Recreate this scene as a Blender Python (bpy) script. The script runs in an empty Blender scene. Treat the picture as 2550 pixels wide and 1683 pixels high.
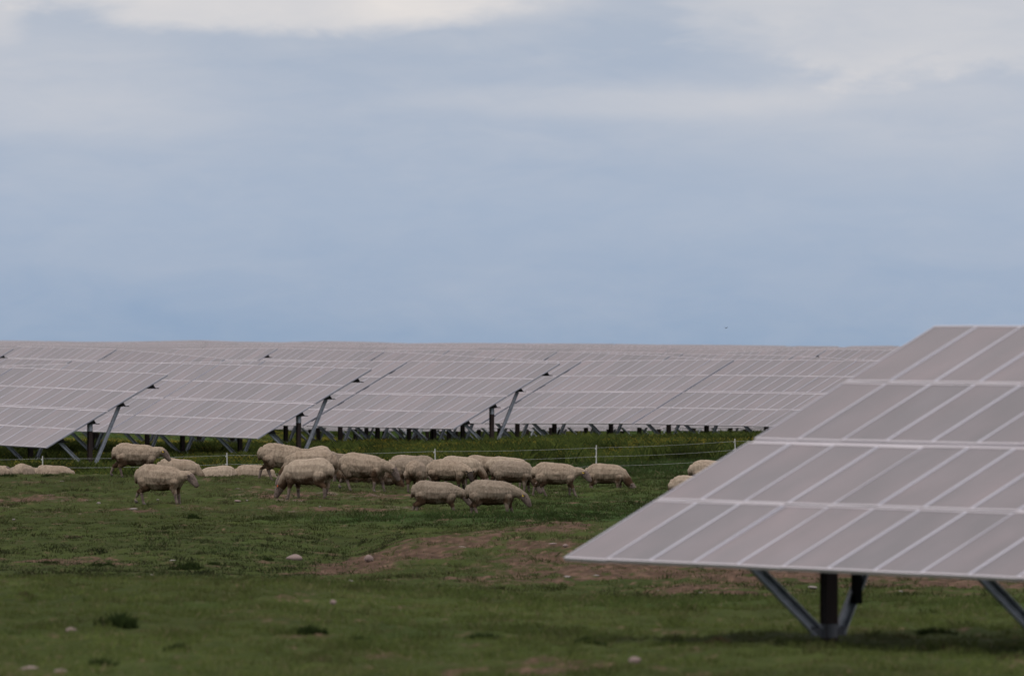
import bpy, math, random
import numpy as np
from mathutils import Vector, Matrix
R = math.radians
C = bpy.context.scene.collection
rng = np.random.default_rng(7)
random.seed(7)

# ------------------------------------------------------------ camera model
F = 24682.0            # focal length in pixels of a 2550 wide picture
YH = 860.0             # picture row of the level horizon
CAM = 3.2              # eye height; world z = height relative to the eye + CAM
AZ = R(61.06)          # panel rows run away from the lens at this angle
TILT = R(28.16)
W = 0.9045             # module pitch along the row
L4 = 5.2               # four modules up the slope
NM = 13
ca, sa, cT, sT = math.cos(AZ), math.sin(AZ), math.cos(TILT), math.sin(TILT)

def px2x(px, z): return (px - 1275.0) / F * z
def py2h(py, z): return -(py - YH) / F * z

# ------------------------------------------------------------ numpy noise
_T = rng.random((256, 256))
def vnoise(x, y, seed=0):
    x = np.asarray(x, float) + seed * 17.31; y = np.asarray(y, float) + seed * 9.77
    xi = np.floor(x).astype(int); yi = np.floor(y).astype(int)
    fx = x - xi; fy = y - yi
    fx = fx * fx * (3 - 2 * fx); fy = fy * fy * (3 - 2 * fy)
    g = lambda a, b: _T[a & 255, b & 255]
    return (g(xi, yi) * (1 - fx) + g(xi + 1, yi) * fx) * (1 - fy) + (g(xi, yi + 1) * (1 - fx) + g(xi + 1, yi + 1) * fx) * fy
def fbm(x, y, o=4, seed=0):
    s = 0; a = .5; t = 0
    for k in range(o):
        s = s + a * vnoise(x * 2 ** k, y * 2 ** k, seed + k); t += a; a *= .5
    return s / t
_T3 = rng.random((64, 64, 64))
def vnoise3(p, seed=0):
    p = p + seed * 5.37
    i = np.floor(p).astype(int); f = p - i; f = f * f * (3 - 2 * f)
    r = 0
    for a in (0, 1):
        for b in (0, 1):
            for c in (0, 1):
                w = (f[:, 0] if a else 1 - f[:, 0]) * (f[:, 1] if b else 1 - f[:, 1]) * (f[:, 2] if c else 1 - f[:, 2])
                r = r + w * _T3[(i[:, 0] + a) & 63, (i[:, 1] + b) & 63, (i[:, 2] + c) & 63]
    return r
def sstep(a, b, x):
    t = np.clip((x - a) / (b - a), 0, 1); return t * t * (3 - 2 * t)

# ------------------------------------------------------------ materials
def mat(name, col, rough=.8, metal=0., spec=.5):
    m = bpy.data.materials.new(name); m.use_nodes = True
    b = m.node_tree.nodes['Principled BSDF']
    b.inputs['Base Color'].default_value = (*col, 1); b.inputs['Roughness'].default_value = rough
    b.inputs['Metallic'].default_value = metal; b.inputs['Specular IOR Level'].default_value = spec
    return m
def nd(m, t, **kw):
    n = m.node_tree.nodes.new(t)
    for k, v in kw.items(): setattr(n, k, v)
    return n
def lk(m, a, b): m.node_tree.links.new(a, b)
def noise_col(m, c1, c2, scale, stretch=(1, 1, 1), lo=.3, hi=.7, detail=5, coord='Object', bump=0., bump_dist=.01):
    b = m.node_tree.nodes['Principled BSDF']
    tc = nd(m, 'ShaderNodeTexCoord'); mp = nd(m, 'ShaderNodeMapping'); mp.inputs['Scale'].default_value = stretch
    nz = nd(m, 'ShaderNodeTexNoise'); nz.inputs['Scale'].default_value = scale; nz.inputs['Detail'].default_value = detail
    cr = nd(m, 'ShaderNodeValToRGB'); cr.color_ramp.elements[0].position = lo; cr.color_ramp.elements[1].position = hi
    cr.color_ramp.elements[0].color = (*c1, 1); cr.color_ramp.elements[1].color = (*c2, 1)
    lk(m, tc.outputs[coord], mp.inputs[0]); lk(m, mp.outputs[0], nz.inputs['Vector']); lk(m, nz.outputs['Fac'], cr.inputs[0])
    lk(m, cr.outputs[0], b.inputs['Base Color'])
    if bump:
        bp = nd(m, 'ShaderNodeBump'); bp.inputs['Strength'].default_value = bump; bp.inputs['Distance'].default_value = bump_dist
        lk(m, nz.outputs['Fac'], bp.inputs['Height']); lk(m, bp.outputs[0], b.inputs['Normal'])
    return cr

M = {}
# thin-film module glass: near black film under textured glass; fine cell lines along the row
g = M['glass'] = mat('module_glass', (.03, .026, .03), .34)
b = g.node_tree.nodes['Principled BSDF']; b.inputs['IOR'].default_value = 1.52
tc = nd(g, 'ShaderNodeTexCoord'); oi = nd(g, 'ShaderNodeObjectInfo')
sep = nd(g, 'ShaderNodeSeparateXYZ'); lk(g, tc.outputs['Object'], sep.inputs[0])
wv = nd(g, 'ShaderNodeTexWave', wave_type='BANDS', bands_direction='Y'); wv.inputs['Scale'].default_value = 8; wv.inputs['Distortion'].default_value = 0
lk(g, tc.outputs['Object'], wv.inputs['Vector'])
add = nd(g, 'ShaderNodeVectorMath', operation='MULTIPLY_ADD'); lk(g, oi.outputs['Random'], add.inputs[0])
add.inputs[1].default_value = (31, 17, 0); lk(g, tc.outputs['Object'], add.inputs[2])
mp = nd(g, 'ShaderNodeMapping'); mp.inputs['Scale'].default_value = (1.3, .9, 1); lk(g, add.outputs[0], mp.inputs[0])
nz = nd(g, 'ShaderNodeTexNoise'); nz.inputs['Scale'].default_value = 1.4; nz.inputs['Detail'].default_value = 2; lk(g, mp.outputs[0], nz.inputs['Vector'])
m1 = nd(g, 'ShaderNodeMath', operation='MULTIPLY_ADD'); lk(g, wv.outputs['Fac'], m1.inputs[0]); m1.inputs[1].default_value = .045; m1.inputs[2].default_value = .02
m2 = nd(g, 'ShaderNodeMath', operation='MULTIPLY_ADD'); nr = nd(g, 'ShaderNodeMapRange'); nr.inputs['From Min'].default_value = .3; nr.inputs['From Max'].default_value = .7; lk(g, nz.outputs['Fac'], nr.inputs['Value']); lk(g, nr.outputs[0], m2.inputs[0]); m2.inputs[1].default_value = .055; lk(g, m1.outputs[0], m2.inputs[2])
m3 = nd(g, 'ShaderNodeMath', operation='MULTIPLY_ADD'); lk(g, oi.outputs['Random'], m3.inputs[0]); m3.inputs[1].default_value = .03; lk(g, m2.outputs[0], m3.inputs[2])
hc = nd(g, 'ShaderNodeMix', data_type='RGBA'); hr = nd(g, 'ShaderNodeMath', operation='MULTIPLY_ADD'); lk(g, oi.outputs['Random'], hr.inputs[0]); hr.inputs[1].default_value = .6
nzb = nd(g, 'ShaderNodeTexNoise'); nzb.inputs['Scale'].default_value = .8; nzb.inputs['Detail'].default_value = 1; lk(g, mp.outputs[0], nzb.inputs['Vector'])
ng = nd(g, 'ShaderNodeMapRange'); ng.inputs['From Min'].default_value = .35; ng.inputs['From Max'].default_value = .65; ng.inputs['To Max'].default_value = .5; lk(g, nzb.outputs['Fac'], ng.inputs['Value']); lk(g, ng.outputs[0], hr.inputs[2])
lk(g, hr.outputs[0], hc.inputs['Factor']); hc.inputs['A'].default_value = (1.0, .90, .96, 1); hc.inputs['B'].default_value = (1.16, .92, .95, 1)
hs = nd(g, 'ShaderNodeMix', data_type='RGBA', blend_type='MULTIPLY'); hs.inputs['Factor'].default_value = 1
lk(g, hc.outputs['Result'], hs.inputs['A']); lk(g, m3.outputs[0], hs.inputs['B']); lk(g, hs.outputs['Result'], b.inputs['Base Color'])
mr = nd(g, 'ShaderNodeMath', operation='MULTIPLY_ADD'); lk(g, nz.outputs['Fac'], mr.inputs[0]); mr.inputs[1].default_value = .16; mr.inputs[2].default_value = .26
lk(g, mr.outputs[0], b.inputs['Roughness'])
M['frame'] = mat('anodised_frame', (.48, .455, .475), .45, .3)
M['frame_side'] = mat('module_side_frame', (.44, .44, .49), .5, .3)
M['galv'] = mat('galvanised_steel', (.3, .33, .36), .5, .55)
noise_col(M['galv'], (.26, .29, .32), (.42, .45, .49), 9, lo=.3, hi=.7)
M['clamp'] = mat('shaded_clamp', (.10, .11, .125), .6, .3)  # galvanised clamp toned down: shade under the near table put into its colour
M['edge'] = mat('edge_shadow_line', (.20, .215, .24), .6, .3)
M['rust'] = mat('weathering_steel_post', (.03, .016, .012), .85)
noise_col(M['rust'], (.008, .006, .006), (.030, .014, .010), 7, (1, 1, .3))
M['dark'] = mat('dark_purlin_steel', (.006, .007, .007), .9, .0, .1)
M['plastic'] = mat('white_plastic', (.62, .62, .60), .5)
noise_col(M['plastic'], (.36, .36, .34), (.52, .52, .50), 30)
M['wire'] = mat('poly_wire', (.30, .31, .30), .7)
M['wool'] = mat('wool', (.36, .29, .22), .95, 0, .1)
noise_col(M['wool'], (.265, .210, .155), (.325, .262, .198), 9, (1, 1, .6), .3, .6, 1, bump=.1, bump_dist=.03)
M['wool_pale'] = mat('pale_wool', (.4, .33, .25), .95, 0, .1)
noise_col(M['wool_pale'], (.32, .26, .196), (.36, .295, .226), 9, (1, 1, .5), .25, .62, 6, bump=.6, bump_dist=.02)
M['wool_grey'] = mat('grey_wool', (.3, .26, .21), .95, 0, .1)
noise_col(M['wool_grey'], (.215, .176, .134), (.26, .214, .166), 9, (1, 1, .4), .25, .62, 4, bump=.6, bump_dist=.03)
for k_ in ('wool', 'wool_pale', 'wool_grey'):      # muddy wool; shade on belly and between locks put into the colour
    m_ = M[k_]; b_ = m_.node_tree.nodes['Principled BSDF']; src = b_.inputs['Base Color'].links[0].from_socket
    a_ = nd(m_, 'ShaderNodeAttribute', attribute_name='grime_shade'); x_ = nd(m_, 'ShaderNodeMix', data_type='RGBA')
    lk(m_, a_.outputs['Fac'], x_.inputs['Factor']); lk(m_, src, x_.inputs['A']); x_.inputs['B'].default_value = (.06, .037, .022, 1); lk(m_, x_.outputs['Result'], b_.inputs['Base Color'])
M['skin'] = mat('short_haired_skin', (.36, .28, .235), .8, 0, .2)
noise_col(M['skin'], (.075, .057, .048), (.19, .148, .125), 14)
M['skin_dark'] = mat('dark_brown_face', (.03, .022, .018), .8, 0, .2)
M['hoof'] = mat('hoof', (.06, .05, .045), .6)
M['eye'] = mat('eye', (.01, .008, .007), .2)
M['tag_yellow'] = mat('yellow_tag', (.75, .5, .03), .5)
M['tag_orange'] = mat('orange_tag', (.8, .16, .04), .5)
M['rock'] = mat('rock', (.33, .28, .25), .9)
noise_col(M['rock'], (.13, .09, .08), (.27, .21, .19), 9)
M['rock_pale'] = mat('pale_stone', (.5, .48, .45), .9)
noise_col(M['rock_pale'], (.12, .105, .095), (.26, .235, .215), 14)
M['bird'] = mat('bird', (.02, .02, .02), .8)

def attr_mat(name, rough=.85, spec=.25, trans=0.):
    m = mat(name, (.05, .07, .03), rough, 0, spec); b = m.node_tree.nodes['Principled BSDF']
    a = nd(m, 'ShaderNodeAttribute', attribute_name='tint'); lk(m, a.outputs['Color'], b.inputs['Base Color'])
    if trans:
        tr = nd(m, 'ShaderNodeBsdfTranslucent'); lk(m, a.outputs['Color'], tr.inputs[0])
        mx = nd(m, 'ShaderNodeMixShader'); mx.inputs[0].default_value = trans
        lk(m, b.outputs[0], mx.inputs[1]); lk(m, tr.outputs[0], mx.inputs[2])
        lk(m, mx.outputs[0], m.node_tree.nodes['Material Output'].inputs[0])
    return m
M['blades'] = attr_mat('grass_blades', .8, .06, .3)

# ------------------------------------------------------------ helpers
def mesh_np(name, co, faces, mats, idx=None, smooth=False, tint=None):
    me = bpy.data.meshes.new(name)
    co = np.asarray(co, np.float32); n = len(co)
    if isinstance(faces, np.ndarray):
        k = faces.shape[1]; nf = len(faces)
        me.vertices.add(n); me.vertices.foreach_set('co', co.ravel())
        me.loops.add(nf * k); me.loops.foreach_set('vertex_index', faces.astype(np.int32).ravel())
        me.polygons.add(nf); me.polygons.foreach_set('loop_start', np.arange(nf, dtype=np.int32) * k)
        me.update(calc_edges=True)
    else:
        me.from_pydata([tuple(map(float, c)) for c in co], [], faces); me.update()
    for m in mats: me.materials.append(m)
    if idx is not None: me.polygons.foreach_set('material_index', np.asarray(idx, np.int32))
    if smooth: me.polygons.foreach_set('use_smooth', np.ones(len(me.polygons), bool))
    if tint is not None:
        a = me.color_attributes.new('tint', 'FLOAT_COLOR', 'POINT')
        t4 = np.ones((n, 4), np.float32); t4[:, :3] = tint; a.data.foreach_set('color', t4.ravel())
    return me
def link(name, me, parent=None, mtx=None):
    o = bpy.data.objects.new(name, me); C.objects.link(o)
    if parent: o.parent = parent
    if mtx is not None: o.matrix_local = mtx
    return o
def tag(o, label=None, cat=None, group=None, kind=None):
    if label: o['label'] = label
    if cat: o['category'] = cat
    if group: o['group'] = group
    if kind: o['kind'] = kind
    return o
class MB:
    def __init__(s): s.v = []; s.f = []; s.m = []
    def box(s, a, b, mi=0, mtx=None):
        x0, y0, z0 = a; x1, y1, z1 = b
        p = [(x0, y0, z0), (x1, y0, z0), (x1, y1, z0), (x0, y1, z0), (x0, y0, z1), (x1, y0, z1), (x1, y1, z1), (x0, y1, z1)]
        return s.add(p, [(0, 3, 2, 1), (4, 5, 6, 7), (0, 1, 5, 4), (1, 2, 6, 5), (2, 3, 7, 6), (3, 0, 4, 7)], mi, mtx)
    def add(s, p, f, mi=0, mtx=None):
        if mtx is not None: p = [tuple(mtx @ Vector(q)) for q in p]
        k = len(s.v); s.v += [tuple(q) for q in p]; s.f += [tuple(i + k for i in q) for q in f]; s.m += [mi] * len(f)
        return s
    def prism(s, prof, x0, x1, mi=0, mtx=None):     # profile in (y,z) swept along x
        n = len(prof); p = [(x0, y, z) for y, z in prof] + [(x1, y, z) for y, z in prof]
        f = [tuple(range(n))[::-1], tuple(range(n, 2 * n))] + [(i, (i + 1) % n, n + (i + 1) % n, n + i) for i in range(n)]
        return s.add(p, f, mi, mtx)
    def tube(s, pts, rad, n=8, mi=0, cap=True):
        pts = [Vector(p) for p in pts]; rings = []
        for i, p in enumerate(pts):
            d = (pts[min(i + 1, len(pts) - 1)] - pts[max(i - 1, 0)]).normalized()
            up = Vector((0, 0, 1)) if abs(d.z) < .9 else Vector((1, 0, 0))
            a = d.cross(up).normalized(); b = d.cross(a).normalized()
            r = rad[i] if isinstance(rad, (list, tuple)) else rad
            ra, rb = r if isinstance(r, tuple) else (r, r)
            k = len(s.v); rings.append(k)
            for j in range(n):
                t = 2 * math.pi * j / n
                s.v.append(tuple(p + a * (ra * math.cos(t)) + b * (rb * math.sin(t))))
        for q in range(len(rings) - 1):
            for j in range(n):
                s.f.append((rings[q] + j, rings[q] + (j + 1) % n, rings[q + 1] + (j + 1) % n, rings[q + 1] + j)); s.m.append(mi)
        if cap:
            s.f.append(tuple(rings[0] + j for j in range(n))[::-1]); s.f.append(tuple(rings[-1] + j for j in range(n))); s.m += [mi, mi]
        return s
    def mesh(s, name, mats, smooth=False):
        return mesh_np(name, s.v, s.f, mats, s.m, smooth)
    def build(s, name, mats, parent=None, mtx=None, smooth=False):
        return link(name, s.mesh(name, mats, smooth), parent, mtx)

# ------------------------------------------------------------ solar table poses
# pose = world point of the lower left corner (x, depth, h above eye), gradient g along the row
def from_top(xl, yl, xr, yr, n=NM):
    m = (xl - 1275) / F; q = (xr - 1275) / F; Lr = n * W
    Z = Lr * (ca + q * sa) / (q - m)
    X = m * Z; H = py2h(yl, Z); Zr = Z - Lr * sa; Hr = py2h(yr, Zr)
    g = (Hr - H) / Lr
    return [X - L4 * cT * sa, Z - L4 * cT * ca, H - L4 * sT, g]
def nxt(p, gap, g, dh=0.):      # neighbour on the right
    l = NM * W + gap
    return [p[0] + l * ca, p[1] - l * sa, p[2] + p[3] * l + dh, g]
def prv(p, gap, g, dh=0.):
    l = NM * W + gap
    return [p[0] - l * ca, p[1] + l * sa, p[2] - g * l + dh, g]
def behind(p, d, dh=0., g=None, along=0.):
    return [p[0] + d * sa + along * ca, p[1] + d * ca - along * sa, p[2] + dh, p[3] if g is None else g]
PA = [-21.3357, 342.90, -3.2551, -.01667]
PB = [-14.6875, 360.46, -3.1783, -.01104]
PC = [-7.8840, 379.78, -3.0960, -.00342]
PD = [-1.0794, 391.64, -3.1012, .00598]
PN = [.55883, 104.735, -2.27426, -.00308]
TABLES = []   # pose, label, detail level
def T(p, label, lod=0, group=None): TABLES.append((p, label, lod, group)); return p
T(PN, 'large out-of-focus solar table in the right foreground, its corner jutting left over the grass', 2, 'solar tables nearest the camera')
T(nxt(PN, .3, .0), 'out-of-focus solar table continuing the foreground row at the right picture edge', 0, 'solar tables nearest the camera')
GF = 'solar tables in the front block of rows'
T(PA, 'leftmost free row end, solar table whose exposed brown post stands behind the lying sheep', 0, GF)
pA1 = T(prv(PA, .15, -.008), 'solar table cut by the left picture edge, joined to the leftmost row end', 0, GF)
T(PB, 'solar table with a free right end and exposed post, directly above the tall standing sheep', 0, GF)
pB0 = T(prv(PB, .12, -.0085), 'solar table behind the leftmost row end, thin diagonal gap at its right side', 0, GF)
pB1 = T(prv(pB0, .5, .012, -.1), 'upward-sloping solar table peeping over the leftmost row end at the left edge', 0, GF)
T(PC, 'solar table with free right end and exposed post, above the sheep showing its tail', 0, GF)
pC1 = T(prv(PC, .32, .0005), 'solar table left of the dark slotted gap, behind the tall sheep table end', 0, GF)
pC2 = T(prv(pC1, .15, .009, .0), 'narrow strip of solar table left of a thin gap over the second row end', 0, GF)
T(PD, 'wide unobstructed solar table between two dark slotted gaps, right of the picture centre', 0, GF)
pD1 = T(prv(PD, .3, .006), 'solar table half hidden behind the mid-picture row end, dark slotted gap at its right', 0, GF)
pDr = T(nxt(PD, .2, -.0035), 'pinkish solar table right of the long dark gap, running behind the foreground table', 0, GF)
pDrr = T(nxt(pDr, .2, -.003), 'solar table farthest right in the front block, hidden behind the big foreground table', 0, GF)
# rows seen only beneath the first block
GB = 'solar tables glimpsed under the front block'
for d, yt, ks in ((14., 1066., range(-3, 4)), (28., 1070., range(-3, 4)), (44., 1073., range(-4, 5))):
    for k in ks:
        q_ = behind(PD, d, 0, 0., along=-1.81 * d + k * (NM * W + .3) + (d * 7 % 5)); yy = yt + random.uniform(-1.2, 1.2)
        if 1275 + F * q_[0] / q_[1] < 560: continue
        q_[2] = py2h(yy, q_[1]); q_[3] = (py2h(yy, q_[1] - NM * W * sa) - q_[2]) / (NM * W)
        T(q_, 'distant solar table whose pale lower edge shows beneath the front block', 1, GB)
GE = 'solar tables in the middle distance'
E = [((43, 863.6, 291, 870.3), 'mid-distance solar table second from the left edge, dark bracket slot at its lower right'),
     ((295, 871, 559, 894.3), 'mid-distance solar table sloping steeply down to the right, behind the left row ends'),
     ((565, 894.5, 832, 905), 'mid-distance solar table mostly sunk behind the front block, left of centre'),
     ((431, 870.3, 693, 868), 'mid-distance solar table with dark slot at its right end, above the sunken strip'),
     ((700, 868, 957, 876), 'mid-distance solar table left of centre, behind the end above the tall sheep'),
     ((962, 876.6, 1232, 892), 'mid-distance solar table sloping right, just above the front table at picture centre'),
     ((1238, 893, 1510, 908), 'thin wedge of mid-distance solar table above the mid-picture row end'),
     ((858, 875.5, 1121, 872.2), 'mid-distance solar table rising to the right behind the central sloping one'),
     ((1127, 873, 1388, 876), 'level mid-distance solar table over the mid-picture row end, dark slot at its right'),
     ((1393, 877, 1668, 887), 'mid-distance solar table above the wide unobstructed front table'),
     ((1673, 888.8, 1945, 905), 'thin wedge of mid-distance solar table at the top of the long dark gap'),
     ((1440, 876, 1702, 881), 'mid-distance solar table behind the wide front table, thin gap at its right'),
     ((1710, 882.5, 1977, 886.7), 'mid-distance solar table above the pinkish front table'),
     ((1985, 888, 2258, 903), 'mid-distance solar table narrowing to the edge of the foreground table'),
     ((1800, 878, 2059, 871), 'greyer mid-distance solar table with a dark speck at its lower right corner'),
     ((2065, 871, 2330, 875), 'pink mid-distance solar table touching the foreground table at the right'),
     ((-82, 891.5, 179, 898.7), 'mid-distance solar table ending just left of the thin-gapped front table, at left edge'),
     ((-222, 866, 35, 868.5), 'mid-distance solar table cut by the left edge, pale band along its top')]
EP = []
for (xl, yl, xr, yr), lab in E:
    EP.append(T(from_top(xl, yl, xr, yr), lab, 0, GE))
# far layers up to the skyline
SKY = [(-300, 848), (88, 848), (164, 851), (300, 851), (439, 848.5), (489, 847), (578, 850), (663, 852.5), (815, 849.5), (900, 851), (970, 852.5), (1013, 855),
       (1152, 853.5), (1311, 855), (1440, 855.5), (1500, 855.5), (1613, 858), (1800, 858.5), (2014, 862), (2063, 862.5), (2227, 860.5), (2900, 861)]
sx = [a for a, _ in SKY]; sy = [b for _, b in SKY]
GS = 'far solar tables along the skyline'
for z, off, lod, st in ((615, 12.5, 1, 0), (700, 8.5, 1, 90), (815, 5.5, 1, 40), (960, 3.2, 1, 130), (1150, 1.5, 1, 20), (1400, 0.2, 1, 75)):
    px = -330 + st
    while px < 2700:
        w = NM * W * .47 * F / z
        y0 = np.interp(px, sx, sy) + off + random.uniform(-1, 1) * off * .14
        y1 = np.interp(px + w, sx, sy) + off + random.uniform(-1, 1) * off * .14
        X = px2x(px, z); H = py2h(y0, z); g = (py2h(y1, z - NM * W * sa) - H) / (NM * W)
        wr = F * (X + NM * W * ca) / (z - NM * W * sa) + 1275
        p = [X - L4 * cT * sa, z - L4 * cT * ca, H - L4 * sT, g]
        T(p, 'far solar table merging into the pale band on the skyline' if off < 6 else 'far solar table in the hazy rows just below the skyline', 1, GS)
        px = wr + random.choice((1, 2, 3)) * 1.2 + (random.random() < .25) * 25

# ------------------------------------------------------------ terrain
def Hy(z, y): return (z, py2h(y, z))
COLS = [
 (-400, [(5, -3.2), (60, -3.0), Hy(90, 1690), Hy(108, 1545), Hy(128, 1444), (146, -3.46), Hy(165, 1418), Hy(185, 1352), Hy(200, 1306), Hy(218, 1260), Hy(231, 1215), Hy(243, 1183), (252, -3.52), (262, -3.98), (285, -4.12), (310, -4.3), (400, -4.4)]),
 (200, [(5, -3.2), (60, -3.0), Hy(90, 1690), Hy(108, 1545), Hy(128, 1442), (146, -3.46), Hy(165, 1418), Hy(185, 1352), Hy(200, 1306), Hy(218, 1260), Hy(231, 1212), Hy(243, 1178), (252, -3.5), (262, -3.98), (285, -4.12), (310, -4.25), (400, -4.4)]),
 (600, [(5, -3.2), (60, -3.0), Hy(90, 1690), Hy(108, 1550), Hy(128, 1448), (146, -3.5), Hy(165, 1422), Hy(185, 1352), Hy(200, 1306), Hy(219, 1256), Hy(231, 1212), Hy(243, 1181), (252, -3.52), (262, -3.98), (285, -4.05), (310, -4.1), (400, -4.25)]),
 (850, [(5, -3.2), (60, -3.0), Hy(90, 1690), Hy(108, 1556), Hy(128, 1462), (148, -3.58), Hy(165, 1425), Hy(175, 1385), (183, -3.98), Hy(192, 1338), Hy(200, 1306), Hy(220, 1252), Hy(240, 1200), (254, -3.66), (264, -3.85), (290, -3.92), (330, -4.0), (400, -4.1)]),
 (1050, [(5, -3.2), (60, -3.0), Hy(90, 1690), Hy(108, 1562), Hy(128, 1475), (148, -3.64), Hy(165, 1410), Hy(181, 1330), (188, -3.66), (194, -3.66), Hy(201, 1303), Hy(214, 1270), Hy(240, 1215), (262, -3.63), (290, -3.76), (330, -3.85), (400, -4.05)]),
 (1400, [(5, -3.2), (60, -3.0), Hy(90, 1690), Hy(108, 1568), Hy(128, 1498), (146, -3.76), Hy(165, 1400), Hy(185, 1291), (191, -3.52), (198, -3.53), Hy(212, 1275), Hy(232, 1236), Hy(245, 1214), Hy(290, 1168), (330, -3.62), (400, -3.95)]),
 (1900, [(5, -3.2), (60, -3.0), Hy(90, 1690), Hy(106, 1578), Hy(125, 1500), (140, -3.64), Hy(158, 1430), Hy(186, 1305), (197, -3.5), Hy(212, 1275), Hy(245, 1205), Hy(290, 1156), (330, -3.52), (400, -3.9)]),
 (2800, [(5, -3.2), (60, -3.0), Hy(90, 1690), Hy(106, 1578), Hy(125, 1500), (140, -3.64), Hy(158, 1430), Hy(186, 1325), (197, -3.6), Hy(212, 1280), Hy(245, 1210), Hy(290, 1160), (330, -3.55), (400, -3.9)])]
ZF = np.arange(5, 401, 1.0)
ker = np.exp(-.5 * (np.arange(-9, 10) / 2.6) ** 2); ker /= ker.sum()
CT = []
for cx, pts in COLS:
    h = np.interp(ZF, [p[0] for p in pts], [p[1] for p in pts])
    CT.append(np.convolve(np.pad(h, 9, 'edge'), ker, 'valid'))
CT = np.array(CT); CU = np.array([(c[0] - 1275) / F for c in COLS])
anch = []
for p, lab, lod, gr in TABLES[2:]:
    for t in (.15, .85):
        l = t * NM * W
        anch.append((p[0] + l * ca + .4 * 4.58 * sa, p[1] - l * sa + .4 * 4.58 * ca, p[2] + p[3] * l - .97))
anch = np.array(anch)
def ground(X, Z):
    """height above the eye of the smooth terrain"""
    X = np.asarray(X, float); Z = np.asarray(Z, float); sh = np.broadcast(X, Z).shape
    X = np.broadcast_to(X, sh).ravel(); Z = np.broadcast_to(Z, sh).ravel()
    u = X / np.maximum(Z, 1)
    zi = np.clip(Z - 5, 0, len(ZF) - 1.001); k = zi.astype(int); f = zi - k
    ui = np.clip(np.interp(u, CU, np.arange(len(CU))), 0, len(CU) - 1.001); j = ui.astype(int); q = ui - j; q = q * q * (3 - 2 * q)
    a = CT[j, k] * (1 - f) + CT[j, k + 1] * f; b2 = CT[j + 1, k] * (1 - f) + CT[j + 1, k + 1] * f
    h = a * (1 - q) + b2 * q
    far = Z > 300
    if far.any():
        Xf, Zf = X[far], Z[far]; num = np.zeros(len(Xf)); den = np.zeros(len(Xf))
        for (ax, az, ah) in anch:
            w = 1. / (((Xf - ax) * 1.0) ** 2 + ((Zf - az) * .8) ** 2 + 9.) ** 1.7
            num += w * ah; den += w
        hf = num / den
        z0 = 302 + 48 * sstep(-.040, .0, u[far]); t = sstep(0, 1, (Zf - z0) / (43 - 15 * sstep(-.04, 0, u[far]))); h[far] = h[far] * (1 - t) + hf * t
    return h.reshape(sh)
def micro(X, Z):
    return (fbm(X * 1.1, Z * .55, 3, 3) - .5) * .12 + (fbm(X * 4.5, Z * 3, 3, 8) - .5) * .10
def gz(X, Z): return float(ground(X, Z)) + CAM
def find_z(px, py, z0, z1=330):
    zs = np.arange(z0, z1, .25); h = ground(px2x(px, zs), zs); y = YH - F * h / zs
    i = np.argmax(y <= py); return float(zs[i])

# dirt and lush masks in world metres
def blob(X, Z, cx, cz, rx, rz, k=0.):
    d = ((X - cx) / rx) ** 2 + ((Z - cz) / rz) ** 2
    return np.clip(1.15 - d + (k * (fbm(X * .9, Z * .35, 4, 21) - .5)), 0, 1)
def W_(px, z): return px2x(px, z)
def dirt_mask(X, Z):
    d = np.zeros(np.broadcast(X, Z).shape)
    for px, z, rx, rz, st in ((1130, 176, 1.5, 6.5, 1), (1010, 170, 1.1, 6, .9), (900, 167, 1.0, 5, .8), (790, 162, 1.0, 4, .5), (1330, 182, 1.3, 5, .8), (1560, 163, 2.2, 10, .65), (1900, 163, 3.2, 16, .95), (2300, 160, 3.5, 14, .95), (1400, 171, 1.6, 5, .6), (1330, 158, 1.6, 8, .4),
                              (60, 222, 1.3, 5, .55), (330, 214, 1.1, 3.5, .55), (480, 216, .9, 3, .4), (700, 226, 1.6, 6, .45), (760, 214, 2, 4, .45), (900, 228, 1.8, 5, .4), (200, 171, 1.0, 3, .5), (1330, 93, 1.1, 3, .35), (20, 90, .5, 2, .6), (1020, 215, .9, 3, .3)):
        d = np.maximum(d, blob(X, Z, W_(px, z), z, rx, rz, 2.6) * st)
    s = fbm(X * 2.2, Z * .9, 4, 31)
    s2 = fbm(X * 5.5, Z * 2.6, 3, 35)
    return np.clip(d * (0.45 + 1.1 * sstep(.34, .60, s)) * (.55 + .85 * sstep(.34, .58, s2)) + sstep(.62, .8, fbm(X * 1.3, Z * .6, 4, 41)) * .40, 0, 1)
def lush_mask(X, Z):
    l = .55 * sstep(228, 262, Z) * sstep(-3.5, 1.5, X) + .9 * blob(X, Z, W_(1250, 205), 205, 5.5, 9, 1.) + .6 * blob(X, Z, W_(1700, 215), 215, 6, 22, 1.) + .45 * blob(X, Z, W_(1900, 128), 128, 6, 8, 1.)
    l = l + .9 * sstep(262, 280, Z)
    return np.clip(l + (fbm(X * .5, Z * .25, 3, 51) - .5) * .8, 0, 1)

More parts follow.
